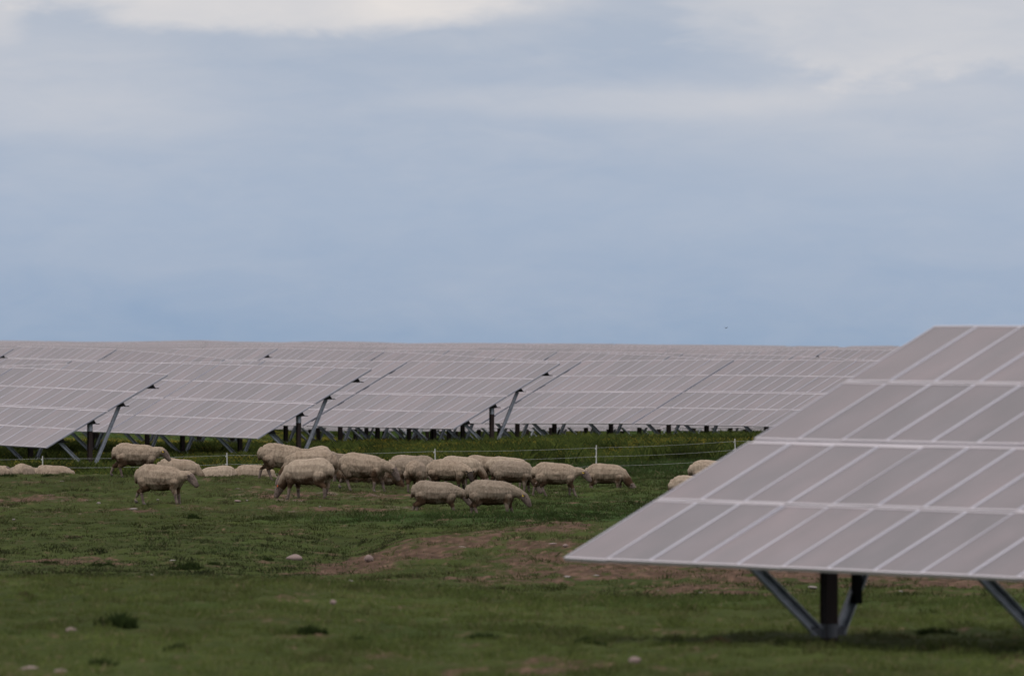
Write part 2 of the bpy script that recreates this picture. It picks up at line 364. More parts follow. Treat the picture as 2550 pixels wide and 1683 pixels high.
def make_ground():
    du = np.concatenate([-np.geomspace(1.2, .092, 36), np.linspace(-.090, -.065, 50), np.linspace(-.064, .064, 470), np.linspace(.065, .090, 50), np.geomspace(.092, 1.2, 36)])
    zz = np.concatenate([np.linspace(3, 80, 30), np.arange(80, 135, .22), np.arange(135, 260, .3), np.arange(260, 345, .6), np.geomspace(346, 1500, 170), np.geomspace(1550, 4200, 12)])
    U, Z = np.meshgrid(du, zz); X = U * Z
    h = ground(X, Z)
    t = sstep(75, 88, Z) * sstep(1600, 900, Z)
    h = h + micro(X, Z) * t
    # beyond the last table the land falls gently away
    h = h - sstep(1480, 4200, Z) * 22
    co = np.stack([X, Z, h + CAM], -1).reshape(-1, 3)
    nz_, nu = U.shape; i = np.arange(nz_ - 1)[:, None] * nu + np.arange(nu - 1)[None, :]
    f = np.stack([i, i + 1, i + nu + 1, i + nu], -1).reshape(-1, 4)
    d = dirt_mask(X, Z).ravel(); l = lush_mask(X, Z).ravel()
    n1 = fbm(X * 3., Z * 2., 4, 61).ravel(); n2 = fbm(X * .35, Z * .2, 3, 71).ravel(); n3 = fbm(X * 9, Z * 6, 2, 81).ravel()
    grass = np.stack([.024 + .028 * n1, .034 + .034 * n1, .008 + .009 * n1], -1)
    lush = np.stack([.024 + .012 * n1, .048 + .016 * n1, .010 + .006 * n1], -1)
    n4 = fbm(X * 14, Z * 9, 2, 85).ravel()
    soil = np.stack([.036 + .092 * n3 * n4 * 2, .023 + .059 * n3 * n4 * 2, .015 + .042 * n3 * n4 * 2], -1)
    c = grass * (1 - l[:, None]) + lush * l[:, None]
    c *= (.75 + .5 * n2)[:, None]
    soil = soil + (sstep(.6, .75, fbm(X * 2, Z, 3, 91)).ravel() * .05)[:, None] * (Z.ravel() > 205)[:, None]
    k = sstep(.12, .70, d + (n3 - .5) * .9 + (n4 - .5) * .4)[:, None]
    c = c * (1 - k) + soil * k
    m = M['ground'] = attr_mat('meadow_soil', .95, .03)
    tcn = nd(m, 'ShaderNodeTexCoord'); nz2 = nd(m, 'ShaderNodeTexNoise'); nz2.inputs['Scale'].default_value = 16; nz2.inputs['Detail'].default_value = 4
    lk(m, tcn.outputs['Object'], nz2.inputs['Vector']); bp = nd(m, 'ShaderNodeBump'); bp.inputs['Strength'].default_value = .7; bp.inputs['Distance'].default_value = .04
    lk(m, nz2.outputs['Fac'], bp.inputs['Height']); lk(m, bp.outputs[0], m.node_tree.nodes['Principled BSDF'].inputs['Normal'])
    o = link('ground', mesh_np('ground', co, f, [m], smooth=True, tint=c)); tag(o, kind='structure')
make_ground()

# ------------------------------------------------------------ grass
def blades_mesh(X, Z, h, w, tint, lean=.35, base_drop=.01, per=1):
    n = len(X); a = rng.random(n) * math.pi; dx = np.cos(a) * w * .5; dy = np.sin(a) * w * .5
    lx = rng.normal(0, lean, n) * h; ly = rng.normal(0, lean, n) * h
    zb = ground(X, Z) + micro(X, Z) + CAM - base_drop
    co = np.empty((n, 4, 3), np.float32)
    co[:, 0] = np.stack([X - dx, Z - dy, zb], -1); co[:, 1] = np.stack([X + dx, Z + dy, zb], -1)
    co[:, 2] = np.stack([X + dx * .6 + lx * .4, Z + dy * .6 + ly * .4, zb + h * .6], -1); co[:, 3] = np.stack([X + lx, Z + ly, zb + h], -1)
    i = np.arange(n)[:, None] * 4
    f = np.concatenate([i + [0, 1, 2], i + [0, 2, 3]], 0)
    return co.reshape(-1, 3), f, np.repeat(tint, 4, 0)
def grass_tint(X, Z, n, l):
    v = rng.random(n); p = fbm(X * .6, Z * .3, 4, 71); p2 = fbm(X * 2.5, Z * 1.2, 3, 15)
    hill = sstep(203, 212, Z) * sstep(252, 240, Z) * sstep(0., -2.5, X)
    dry = np.clip(sstep(.5 - .12 * hill, .75 - .1 * hill, p2) * (1 - l) * .8 + .5 * hill * (1 - l), 0, 1.4)
    near = sstep(140, 128, Z)[:, None]; holl = (sstep(146, 155, Z) * sstep(200, 185, Z) * sstep(-2.2, -3.4, X - (Z - 165) * .05))[:, None]
    mound = sstep(150, 160, Z) * sstep(189, 184, Z) * (1 - holl[:, 0]); back = sstep(183, 190, Z) * sstep(209, 202, Z)
    dry = np.clip(dry + .45 * mound, 0, 1.3)
    base = np.stack([.046 + .034 * v, .070 + .042 * v, .013 + .010 * v], -1) * (1 + .28 * near * np.array([1, 1.1, .3])) * (1 - .38 * holl * np.array([1.1, .95, .3]))
    lush = np.stack([.030 + .02 * v, .064 + .034 * v, .011 + .008 * v], -1)
    dr = np.stack([.105 + .05 * v, .092 + .04 * v, .045 + .02 * v], -1)
    c = base * (1 - l)[:, None] + lush * l[:, None]
    c = c * (1 - dry * .45)[:, None] + dr * (dry * .45)[:, None]
    st = (rng.random(n) < .05)[:, None]; c = np.where(st, dr * 1.3, c)
    g_ = c.mean(1, keepdims=True); c = c * .66 + g_ * np.array([1.13, 1.04, .66]) * .34
    return c * (.35 + .82 * p)[:, None] * (1 + .26 * near - .10 * holl + (.16 * mound + .18 * hill - .22 * back)[:, None])  # relief shading put into the tint: hill lighter, hollow darker
def scatter(z0, z1, dens, umax=.064):
    n = int((z1 - z0) * (z0 + z1) * umax * dens)
    Z = np.sqrt(rng.random(n) * (z1 ** 2 - z0 ** 2) + z0 ** 2); X = (rng.random(n) * 2 - 1) * umax * Z
    return X, Z
def grass_zone(name, z0, z1, dens, hh, ww, label):
    X, Z = scatter(z0, z1, dens); X2, Z2 = scatter(z0, z1, dens * .28, .11); o_ = np.abs(X2 / Z2) > .064; X = np.concatenate([X, X2[o_]]); Z = np.concatenate([Z, Z2[o_]])
    d = dirt_mask(X, Z); l = lush_mask(X, Z)
    cl = fbm(X * 2.6, Z * 1.5, 3, 101)
    keep = rng.random(len(X)) < (1 - .82 * sstep(.2, .75, d)) * (.25 + 1.1 * sstep(.35, .65, cl))
    X, Z, l, cl = X[keep], Z[keep], l[keep], cl[keep]; n = len(X)
    tu = sstep(.61, .73, fbm(X * 1.7 + 30, Z * .9, 3, 131)) * (.35 + .65 * (Z > 138)); h = hh * (.45 + .9 * rng.random(n)) * np.minimum(2.3, (.5 + 1.5 * sstep(.35, .75, cl)) * (.75 + .9 * l) * (1 + 1.3 * tu))
    w = ww * (.6 + .8 * rng.random(n))
    co, f, t = blades_mesh(X, Z, h, w, grass_tint(X, Z, n, l) * (1 - .42 * tu)[:, None], .45)
    o = link(name, mesh_np(name, co, f, [M['blades']], tint=t)); tag(o, label, 'grass', kind='stuff')
grass_zone('grass', 86, 135, 420, .045, .010, 'short blurred grass on the low foreground bank')
grass_zone('meadow_grass', 135, 262, 230, .036, .011, 'short grazed grass over the hollow and the mound with sheep')
grass_zone('pasture_grass', 262, 325, 110, .05, .014, 'lusher dark green grass along the wire fence')

def weeds():
    X, Z = scatter(296, 520, 20, .066); X2, Z2 = scatter(296, 520, 8, .11); o_ = np.abs(X2 / Z2) > .066; X = np.concatenate([X, X2[o_]]); Z = np.concatenate([Z, Z2[o_]])
    d = sstep(.30, .62, fbm(X * .22, Z * .12, 4, 5)); edge = sstep(298, 322, Z + 10 * (fbm(X * .4, Z * .1, 2, 7) - .5))
    k = rng.random(len(X)) < edge * (.35 + .65 * d); X, Z, d = X[k], Z[k], d[k]; n = len(X)
    reps = 9; XX = np.repeat(X, reps) + rng.normal(0, .09, n * reps); ZZ = np.repeat(Z, reps) + rng.normal(0, .09, n * reps)
    lowr = 1 - .5 * sstep(372, 392, Z); hs = np.repeat((.22 + .36 * d) * lowr * (.6 + .6 * rng.random(n)), reps) * (.5 + .55 * rng.random(n * reps))
    v = rng.random(n * reps)[:, None]; dk = np.repeat(sstep(.35, .6, fbm(X * .5, Z * .3, 3, 17)), reps)[:, None]
    tint = (np.array([.030, .046, .012]) * (1 - v) + np.array([.070, .088, .020]) * v) * (.55 + .75 * dk)
    co, f, t = blades_mesh(XX, ZZ, hs, np.full(n * reps, .019) * (.6 + .8 * v[:, 0]), tint, .42)
    o = link('tall_weeds', mesh_np('tall_weeds', co, f, [M['blades']], tint=t)); tag(o, 'tall dark green weeds growing under and before the solar tables', 'weeds', kind='stuff')
    # yellow flower heads clustered at the tops
    fl = sstep(.48, .68, fbm(X * .3 + 40, Z * .13, 3, 27)); m_ = rng.random(n) < fl * .7 + .03; Xf, Zf, df = X[m_], Z[m_], d[m_] * lowr[m_]; r2 = 9
    XX = np.repeat(Xf, r2) + rng.normal(0, .09, len(Xf) * r2); ZZ = np.repeat(Zf, r2) + rng.normal(0, .09, len(Xf) * r2)
    hh = np.repeat((.20 + .34 * df) * .9, r2) * (.65 + .5 * rng.random(len(XX)))
    z0 = ground(XX, ZZ) + micro(XX, ZZ) + CAM + hh; s = .006 + .007 * rng.random(len(XX))
    a = rng.random(len(XX)) * math.pi; dx, dy = np.cos(a) * s, np.sin(a) * s
    co = np.empty((len(XX), 4, 3)); co[:, 0] = np.stack([XX - dx, ZZ - dy, z0 - s], -1); co[:, 1] = np.stack([XX + dy, ZZ - dx, z0], -1)
    co[:, 2] = np.stack([XX + dx, ZZ + dy, z0 + s], -1); co[:, 3] = np.stack([XX - dy, ZZ + dx, z0 + .3 * s], -1)
    i = np.arange(len(XX))[:, None] * 4; f = np.concatenate([i + [0, 1, 2], i + [0, 2, 3]], 0)
    t = np.repeat(np.array([.22, .18, .025]) * (.5 + .7 * rng.random((len(XX), 1))), 4, 0)
    o = link('yellow_flowers', mesh_np('yellow_flowers', co.reshape(-1, 3), f, [M['blades']], tint=t)); tag(o, 'yellow blossom scattered over the weeds below the panels', 'flowers', kind='stuff')
weeds()

# grass tufts one can tell apart
TUF = [(300, 1560, 88, .42, .24, 'largest dark grass tuft, blurred in the left foreground'),
       (760, 1582, 88, .42, .15, 'dark blurred tuft below the centre left of the foreground'),
       (1195, 1592, 88, .36, .11, 'low dark tuft in the foreground left of the table post'),
       (445, 1618, 86, .22, .12, 'small dark tuft below and right of the largest tuft'),
       (252, 1652, 86, .25, .12, 'small tuft near the bottom edge under the largest tuft'),
       (900, 1590, 86, .3, .09, 'faint flat tuft between the two foreground tufts at centre left'),
       (1465, 1605, 88, .4, .10, 'flat dark tuft lower left of the foreground table post'),
       (1682, 1606, 88, .30, .14, 'upright dark tuft nearest the foreground table post on its left'),
       (1785, 1606, 88, .26, .11, 'brownish tuft just left of the foreground table post'),
       (2320, 1578, 88, .4, .11, 'dark tuft in the shade right of the foreground table post'),
       (2530, 1648, 86, .3, .14, 'brown tuft in the lower right corner'),
       (2370, 1625, 86, .3, .08, 'small brown tuft left of the lower right corner'),
       (60, 1488, 100, .3, .07, 'low brown tuft at the left edge of the foreground bank'),
       (470, 1420, 150, .5, .17, 'dark tuft with pale stones beside it in the hollow'),
       (538, 1408, 150, .25, .13, 'round tuft right of the stony one in the hollow'),
       (262, 1412, 150, .4, .12, 'flat tuft left of the stony one in the hollow'),
       (385, 1412, 150, .25, .12, 'small tuft between the flat and the stony tuft'),
       (665, 1398, 150, .25, .12, 'small tuft just left of the large pale rock'),
       (110, 1402, 150, .45, .10, 'wide low tuft near the left edge of the hollow'),
       (480, 1292, 190, .4, .16, 'leafy tuft on the slope below the walking sheep'),
       (1065, 1256, 200, .5, .16, 'lush tuft at the foot of the hill left of the front sheep pair'),
       (655, 1186, 232, .35, .14, 'tuft on the hill crest below the tall standing sheep'),
       (545, 1186, 232, .4, .14, 'tuft on the hill crest before the lying sheep'),
       (15, 1188, 232, .45, .13, 'tuft on the hill crest at the left picture edge'),
       (120, 1186, 232, .35, .12, 'tuft on the hill crest under the stooping sheep')]
for px, py, z0, wd, ht, lab in TUF:
    z = find_z(px, py, z0); X0 = px2x(px, z); n = 460 if wd > .3 else 260
    r = rng.random(n) ** .5; a = rng.random(n) * 6.283
    lob = .7 + .45 * np.sin(a * 3 + px); X = X0 + np.cos(a) * r * wd * .62 * lob; Z = z + np.sin(a) * r * wd * .5
    h = ht * (.92 if z < 130 else .85) * (.7 + .5 * vnoise(X * 9, Z * 9)) * (1 - .45 * r ** 2.5) * (.55 + .5 * rng.random(n)); v = rng.random(n)[:, None]
    brown = 'brown' in lab
    t = (np.array([.014, .024, .007]) * (1 - v) + np.array([.032, .048, .013]) * v) if not brown else (np.array([.045, .036, .02]) * (1 - v) + np.array([.08, .065, .035]) * v)
    co, f, tt = blades_mesh(X, Z, h, np.full(n, .016), t, .3)
    org = np.array([X0, z, gz(X0, z)]); o = link('grass_tuft', mesh_np('grass_tuft', co - org, f, [M['blades']], tint=tt)); o.location = org
    tag(o, lab, 'grass tuft', 'grass tufts standing out of the turf')

# ------------------------------------------------------------ rocks
def rock_mesh(seed, m):
    bm_ = MB(); n1, n2 = 12, 8; v = []; r = np.random.default_rng(seed)
    for i in range(n2 + 1):
        th = math.pi * i / n2
        for j in range(n1):
            ph = 2 * math.pi * j / n1; v.append((math.sin(th) * math.cos(ph), math.sin(th) * math.sin(ph), math.cos(th)))
    v = np.array(v); k = (.72 + .55 * vnoise3(v * 1.3 + 9, seed) + .12 * vnoise3(v * 3 + 9, seed + 3))
    v = v * k[:, None]; v[:, 2] *= .75
    f = [(i * n1 + j, i * n1 + (j + 1) % n1, (i + 1) * n1 + (j + 1) % n1, (i + 1) * n1 + j) for i in range(n2) for j in range(n1)]
    return mesh_np('rock', v, f, [m], smooth=True)
RM = [rock_mesh(k, M['rock'] if k < 3 else M['rock_pale']) for k in range(6)]
ROCKS = [(735, 1396, 150, .21, .11, 0, 'largest pale pink rock, alone in the grass of the hollow'),
         (919, 1398, 150, .12, .11, 1, 'rounded tan rock at the left foot of the bare mound'),
         (378, 1437, 150, .08, .05, 4, 'white stone beside the dark tuft in the hollow'), (870, 1452, 150, .07, .05, 5, 'pair-top white stone below the tan rock'),
         (880, 1457, 150, .06, .04, 3, 'lower white stone of the pair below the tan rock'), (760, 1455, 150, .07, .03, 4, 'flat pale stone left of the white pair'),
         (1412, 1440, 150, .10, .04, 3, 'white stone nearest the corner of the foreground table'), (1484, 1436, 150, .08, .03, 5, 'greyish white stone right of the one by the table corner'),
         (1846, 1446, 146, .04, .03, 4, 'small white stone under the table left of the front strut'), (2023, 1466, 146, .11, .04, 3, 'white stone left of the foreground table post'),
         (1612, 1474, 146, .05, .03, 5, 'small pale stone on the dirt under the table, left of two others'), (1643, 1475, 146, .06, .03, 4, 'small pale stone on the dirt, middle of three'),
         (1742, 1488, 146, .07, .03, 3, 'small pale stone low on the dirt before the green strip'), (1320, 1494, 140, .10, .06, 1, 'round brown rock left below the foreground table corner'),
         (2243, 1490, 146, .05, .03, 4, 'small pale stone right of the rear strut'), (1377, 1357, 165, .11, .03, 2, 'flat tan stone on the mound above the table corner'),
         (1408, 1362, 165, .07, .05, 0, 'dark clod just left of the table edge on the mound'), (882, 1200, 225, .26, .05, 3, 'long flat white stone beneath the walking sheep on the crest'),
         (591, 1221, 220, .09, .05, 4, 'white stone on the hill above the pinkish one'), (592, 1251, 205, .11, .05, 2, 'pinkish stone on the hill right of the walking sheep'),
         (614, 1249, 205, .05, .04, 5, 'small white stone right of the pinkish stone'), (393, 1247, 210, .05, .03, 4, 'small white stone beneath the walking sheep'),
         (246, 1256, 210, .07, .05, 3, 'pale stone on the left slope behind the walking sheep'), (332, 1270, 205, .14, .04, 3, 'flat pale stone in the bare patch left of the walking sheep'),
         (34, 1297, 190, .05, .04, 4, 'small pale stone at the left edge of the slope'), (797, 1264, 205, .04, .03, 5, 'tiny white stone below the orange-tagged sheep'),
         (155, 1201, 225, .08, .03, 4, 'tiny white stones on the crest at left'), (430, 1399, 150, .09, .03, 3, 'flat pale stone above the dark stony tuft'),
         (1582, 1655, 84, .09, .07, 2, 'blurred pale stone at the bottom edge right of centre'), (176, 1575, 88, .09, .05, 0, 'blurred pinkish stone left of the largest tuft'),
         (70, 1674, 82, .16, .05, 1, 'blurred pale stone at the lower left corner'), (830, 1505, 100, .06, .05, 1, 'blurred cream stone on the foreground bank'),
         (150, 1680, 82, .10, .04, 1, 'blurred stone second from the lower left corner'), (1152, 1366, 165, .10, .03, 1, 'brown clod half way up the bare mound')]
for px, py, z0, rx, rz, k, lab in ROCKS:
    z = find_z(px, py, z0); X = px2x(px, z)
    o = link('rock', RM[k]); o.location = (X, z, gz(X, z) + rz * .35 + .01); o.scale = (rx * .62, rx * .5, rz * .75); o.rotation_euler = (0, random.uniform(-.15, .15), random.uniform(-.5, .5))
    tag(o, lab, 'rock', 'rocks lying on the pasture')

# ------------------------------------------------------------ solar tables
LM = 1.27; WM = W - .022; VS = [0, LM + .02, 2 * LM + .02 + .08, 3 * LM + .04 + .08]     # lower edge of each module row
fw = .025; sw = .026; gp = .004     # lip of the long frame bars, of the side bars, half gap between modules
def frame_boxes(m, hi, si):
    x0, x1 = gp, W - gp
    for a, b_ in (((x0, 0, 0), (x1, fw, .04)), ((x0, LM - fw, 0), (x1, LM, .04))): m.box(a, b_, hi)
    for a, b_ in (((x0, fw, 0), (x0 + sw, LM - fw, .04)), ((x1 - sw, fw, 0), (x1, LM - fw, .04))): m.box(a, b_, si)
def module_mesh():
    m = MB(); m.box((gp + sw, fw, .012), (W - gp - sw, LM - fw, .036), 0); frame_boxes(m, 1, 2)
    return m.mesh('solar_panel', [M['glass'], M['frame'], M['frame_side']])
def glass_only():
    m = MB(); m.box((gp + sw, fw, .012), (W - gp - sw, LM - fw, .036), 0); return m.mesh('solar_panel', [M['glass']])
def frame_only():
    m = MB(); frame_boxes(m, 0, 1); return m.mesh('frame', [M['frame'], M['frame_side']])
MOD, GL, FRM = module_mesh(), glass_only(), frame_only()
LEN = NM * W
# wedge-shaped purlins under each module row (local frame: x row, y back, z up, slope plane through origin)
VP = [.135, .385, .625, .87]
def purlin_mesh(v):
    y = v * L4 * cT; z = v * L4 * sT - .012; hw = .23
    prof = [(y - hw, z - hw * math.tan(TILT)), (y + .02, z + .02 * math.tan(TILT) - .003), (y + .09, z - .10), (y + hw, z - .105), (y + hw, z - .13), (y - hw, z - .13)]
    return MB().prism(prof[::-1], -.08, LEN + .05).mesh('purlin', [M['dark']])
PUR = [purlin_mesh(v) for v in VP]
GAPB = MB().box((.0, 2 * LM + .025, -.03), (LEN, 2 * LM + .095, .018)).mesh('cable_tray', [M['frame']])
EDGE_SHADE = [MB().box((x0_, .03, -.026), (x0_ + .03, L4 - .03, -.002)).mesh('edge_shade_strip', [M['edge']]) for x0_ in (LEN - .034, .004)]  # strips added to draw the dark shadow line along the table ends
YP, ZP = VP[1] * L4 * cT, VP[1] * L4 * sT
COL = -.68
def post_mesh():
    m = MB(); w = .07       # H-pile
    m.box((-w, -w, -1.9), (-w + .014, w, ZP - .14)); m.box((w - .014, -w, -1.9), (w, w, ZP - .14)); m.box((-w + .014, -.006, -1.9), (w - .014, .006, ZP - .14))
    m.tube([(0, 0, -1.9), (0, 0, ZP - .16)], .068, 14)
    return m.mesh('post', [M['rust']])
def collar_mesh():
    m = MB(); m.tube([(0, 0, COL - .08), (0, 0, COL + .06)], .093, 14); m.box((-.03, -.2, COL - .06), (.03, .2, COL + .03))
    for s in (-1, 1):
        for k in (-.03, .04): m.tube([(-.045, s * .15, COL + k * .7), (.045, s * .15, COL + k * .7)], .013, 6)
    return m.mesh('collar', [M['clamp']])
def cap_mesh():
    m = MB(); m.tube([(0, 0, ZP - .38), (0, 0, ZP - .14)], .09, 14); m.box((-.09, -.16, ZP - .15), (.09, .16, ZP - .135)); return m.mesh('post_cap', [M['galv']])
def strut_mesh(v):
    y1 = v * L4 * cT - YP; z1 = v * L4 * sT - .13; s = 1 if y1 > 0 else -1
    a = Vector((0, s * .13, COL - .02)); b_ = Vector((0, y1, z1)); d = (b_ - a); ln = d.length; d.normalize()
    q = Matrix((Vector((1, 0, 0)), d, Vector((1, 0, 0)).cross(d))).transposed().to_4x4(); q.translation = a
    m = MB(); h = .058; t = .012      # C channel open to the back
    m.box((-.03, 0, -h), (-.03 + t, ln, h), 0, q); m.box((-.03 + t, 0, h - t), (.035, ln, h), 0, q); m.box((-.03 + t, 0, -h), (.035, ln, -h + t), 0, q)
    return m.mesh('strut', [M['galv']])
POST, COLL, CAP, STF, STR = post_mesh(), collar_mesh(), cap_mesh(), strut_mesh(VP[0]), strut_mesh(VP[2])
def far_mesh():
    m = MB(); S = Matrix(((1, 0, 0, 0), (0, cT, -sT, 0), (0, sT, cT, 0), (0, 0, 0, 1)))
    for r_ in range(4):
        m.box((.01, VS[r_], 0), (LEN - .01, VS[r_] + LM, .03), 1, S)
        for c in range(NM): m.box((c * W + gp + sw, VS[r_] + fw, .031), (c * W + W - gp - sw, VS[r_] + LM - fw, .036), 0, S)
    for u in (2.75, 7.75, 12.75):
        m.box((u * W - .07, YP - .07, -1.9), (u * W + .07, YP + .07, ZP - .14), 2)
        for v in (VP[0], VP[2]):
            y1 = v * L4 * cT; z1 = v * L4 * sT - .08
            m.tube([(u * W, YP, COL), (u * W, y1, z1)], .055, 4, 3)
    for v in VP:
        y = v * L4 * cT; z = v * L4 * sT - .03; m.box((.05, y - .12, z - .16), (LEN - .05, y + .12, z - .07), 4)
    return m.mesh('solar_table', [M['glass'], M['frame'], M['rust'], M['galv'], M['dark']])
FAR = far_mesh()
BR = Matrix.Rotation(TILT, 4, 'X')
def shear(g): return Matrix(((1, 0, 0, 0), (0, 1, 0, 0), (g, 0, 1, 0), (0, 0, 0, 1)))
GC = 'solar tables'
for p, lab, lod, grp in TABLES:
    g_ = p[3]; th = math.atan(g_)
    if lod == 1:
        o = link('solar_table', FAR); o.location = (p[0], p[1], p[2] + CAM); o.rotation_euler = (0, -th, -AZ)
        tag(o, lab, 'solar table', grp); continue
    o = link('solar_table', None); o.location = (p[0], p[1], p[2] + CAM); o.rotation_euler = (0, 0, -AZ)
    tag(o, lab, 'solar table', grp)
    RY = Matrix.Rotation(-th, 4, 'Y')
    for r_ in range(4):
        for c in range(NM):
            mm = RY @ BR @ Matrix.Translation((c * W, VS[r_], random.uniform(0, .002)))
            mm = mm @ Matrix.Rotation(random.gauss(0, .0035), 4, 'X') @ Matrix.Rotation(random.gauss(0, .0035), 4, 'Y')
            q = link('solar_panel', GL if lod == 2 else MOD, o, mm)
            if lod == 2: link('frame', FRM, q)
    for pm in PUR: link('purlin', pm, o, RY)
    link('cable_tray', GAPB, o, RY @ BR)
    for rl in EDGE_SHADE: link('edge_shade_strip', rl, o, RY @ BR)
    for u in (2.75, 7.75, 12.75):
        b0 = Matrix.Translation((u * W, YP, g_ * u * W))
        ps = link('post', POST, o, b0); link('collar', COLL, ps); link('post_cap', CAP, ps)
        link('strut', STF, o, b0); link('strut', STR, o, b0)
    if lod == 2:
        m = MB(); m.box((2.50, YP + .26, -.42), (2.60, YP + .34, .35)); m.box((2.53, YP + .28, .35), (2.57, YP + .32, .9))
        m.build('junction_box', [M['dark']], o)

# ------------------------------------------------------------ fence
def fence():
    root = link('electric_fence', None); P = [(-240, 1192, 282, .72), (106, 1186, 282, .74), (565, 1184, 282, .77), (1083, 1172, 281, .72), (1485, 1166, 283, .72), (1830, 1156, 288, .74), (2260, 1150, 292, .72)]
    pts = []
    for px, py, z, h in P: X = px2x(px, z); pts.append((X, z, gz(X, z), h))
    TOPY = [1137, 1135, 1127, 1117, 1108, 1092, 1080]
    root.location = (pts[1][0], pts[1][1], pts[1][2]); tag(root, 'three-strand electric wire fence on slim white posts behind the flock', 'fence')
    inv = root.location
    tops = []
    for (X, z, g0, h), ty in zip(pts, TOPY):
        zt = CAM + py2h(ty, z); tops.append(Vector((X, z, zt))); lean = random.uniform(-.02, .02)
        m = MB(); b0 = Vector((X - lean, z, g0 - .15)) - inv; t0 = Vector((X, z, zt)) - inv
        m.tube([b0, (b0 + t0) / 2 + Vector((.008, 0, 0)), t0], [.017, .017, .015], 8)
        po = m.build('fence_post', [M['plastic']], root)
        for k in (.1, .33, .60):
            c = t0 + Vector((0, 0, -k)); q = MB(); q.box(c + Vector((-.04, -.025, -.02)), c + Vector((-.012, .025, .02))); q.build('insulator', [M['plastic']], po)
    for k in (.075, .33, .60):
        m = MB(); line = []
        for a, b_ in zip(tops[:-1], tops[1:]):
            for t in np.linspace(0, 1, 9)[:-1]:
                p_ = a.lerp(b_, t) - inv; line.append(p_ + Vector((0, 0, -k - .03 * 4 * t * (1 - t) * (1 + .4 * k))))
        line.append(tops[-1] - inv + Vector((0, 0, -k)))
        m.tube(line, .0034, 4); m.build('wire', [M['wire']], root)
fence()

# ------------------------------------------------------------ sheep
def chain_mesh(chains):
    m = MB()
    for pts, rad, kind in chains: m.tube(pts, rad, 12)
    return m
def dist_chain(P, pts, rad):
    best = np.full(len(P), 9.)
    for a, b_, ra, rb in zip(pts[:-1], pts[1:], rad[:-1], rad[1:]):
        a = np.array(a); b_ = np.array(b_); ra = np.mean(ra); rb = np.mean(rb)
        d = b_ - a; t = np.clip(((P - a) @ d) / (d @ d + 1e-9), 0, 1)
        best = np.minimum(best, np.linalg.norm(P - (a + t[:, None] * d), axis=1) - (ra + (rb - ra) * t))
    return best
def round_ends(pts, rad):
    # swell both ends so a tube closes like a capsule
    p0, p1 = Vector(pts[0]), Vector(pts[-1]); d0 = (p0 - Vector(pts[1])).normalized(); d1 = (p1 - Vector(pts[-2])).normalized()
    f = lambda r, k: tuple(x * k for x in r) if isinstance(r, tuple) else r * k
    mn = lambda r: min(r) if isinstance(r, tuple) else r
    r0, r1 = rad[0], rad[-1]
    return [tuple(p0 + d0 * mn(r0) * .85), tuple(p0 + d0 * mn(r0) * .5)] + list(pts) + [tuple(p1 + d1 * mn(r1) * .5), tuple(p1 + d1 * mn(r1) * .85)], [f(r0, .4), f(r0, .85)] + list(rad) + [f(r1, .85), f(r1, .4)]
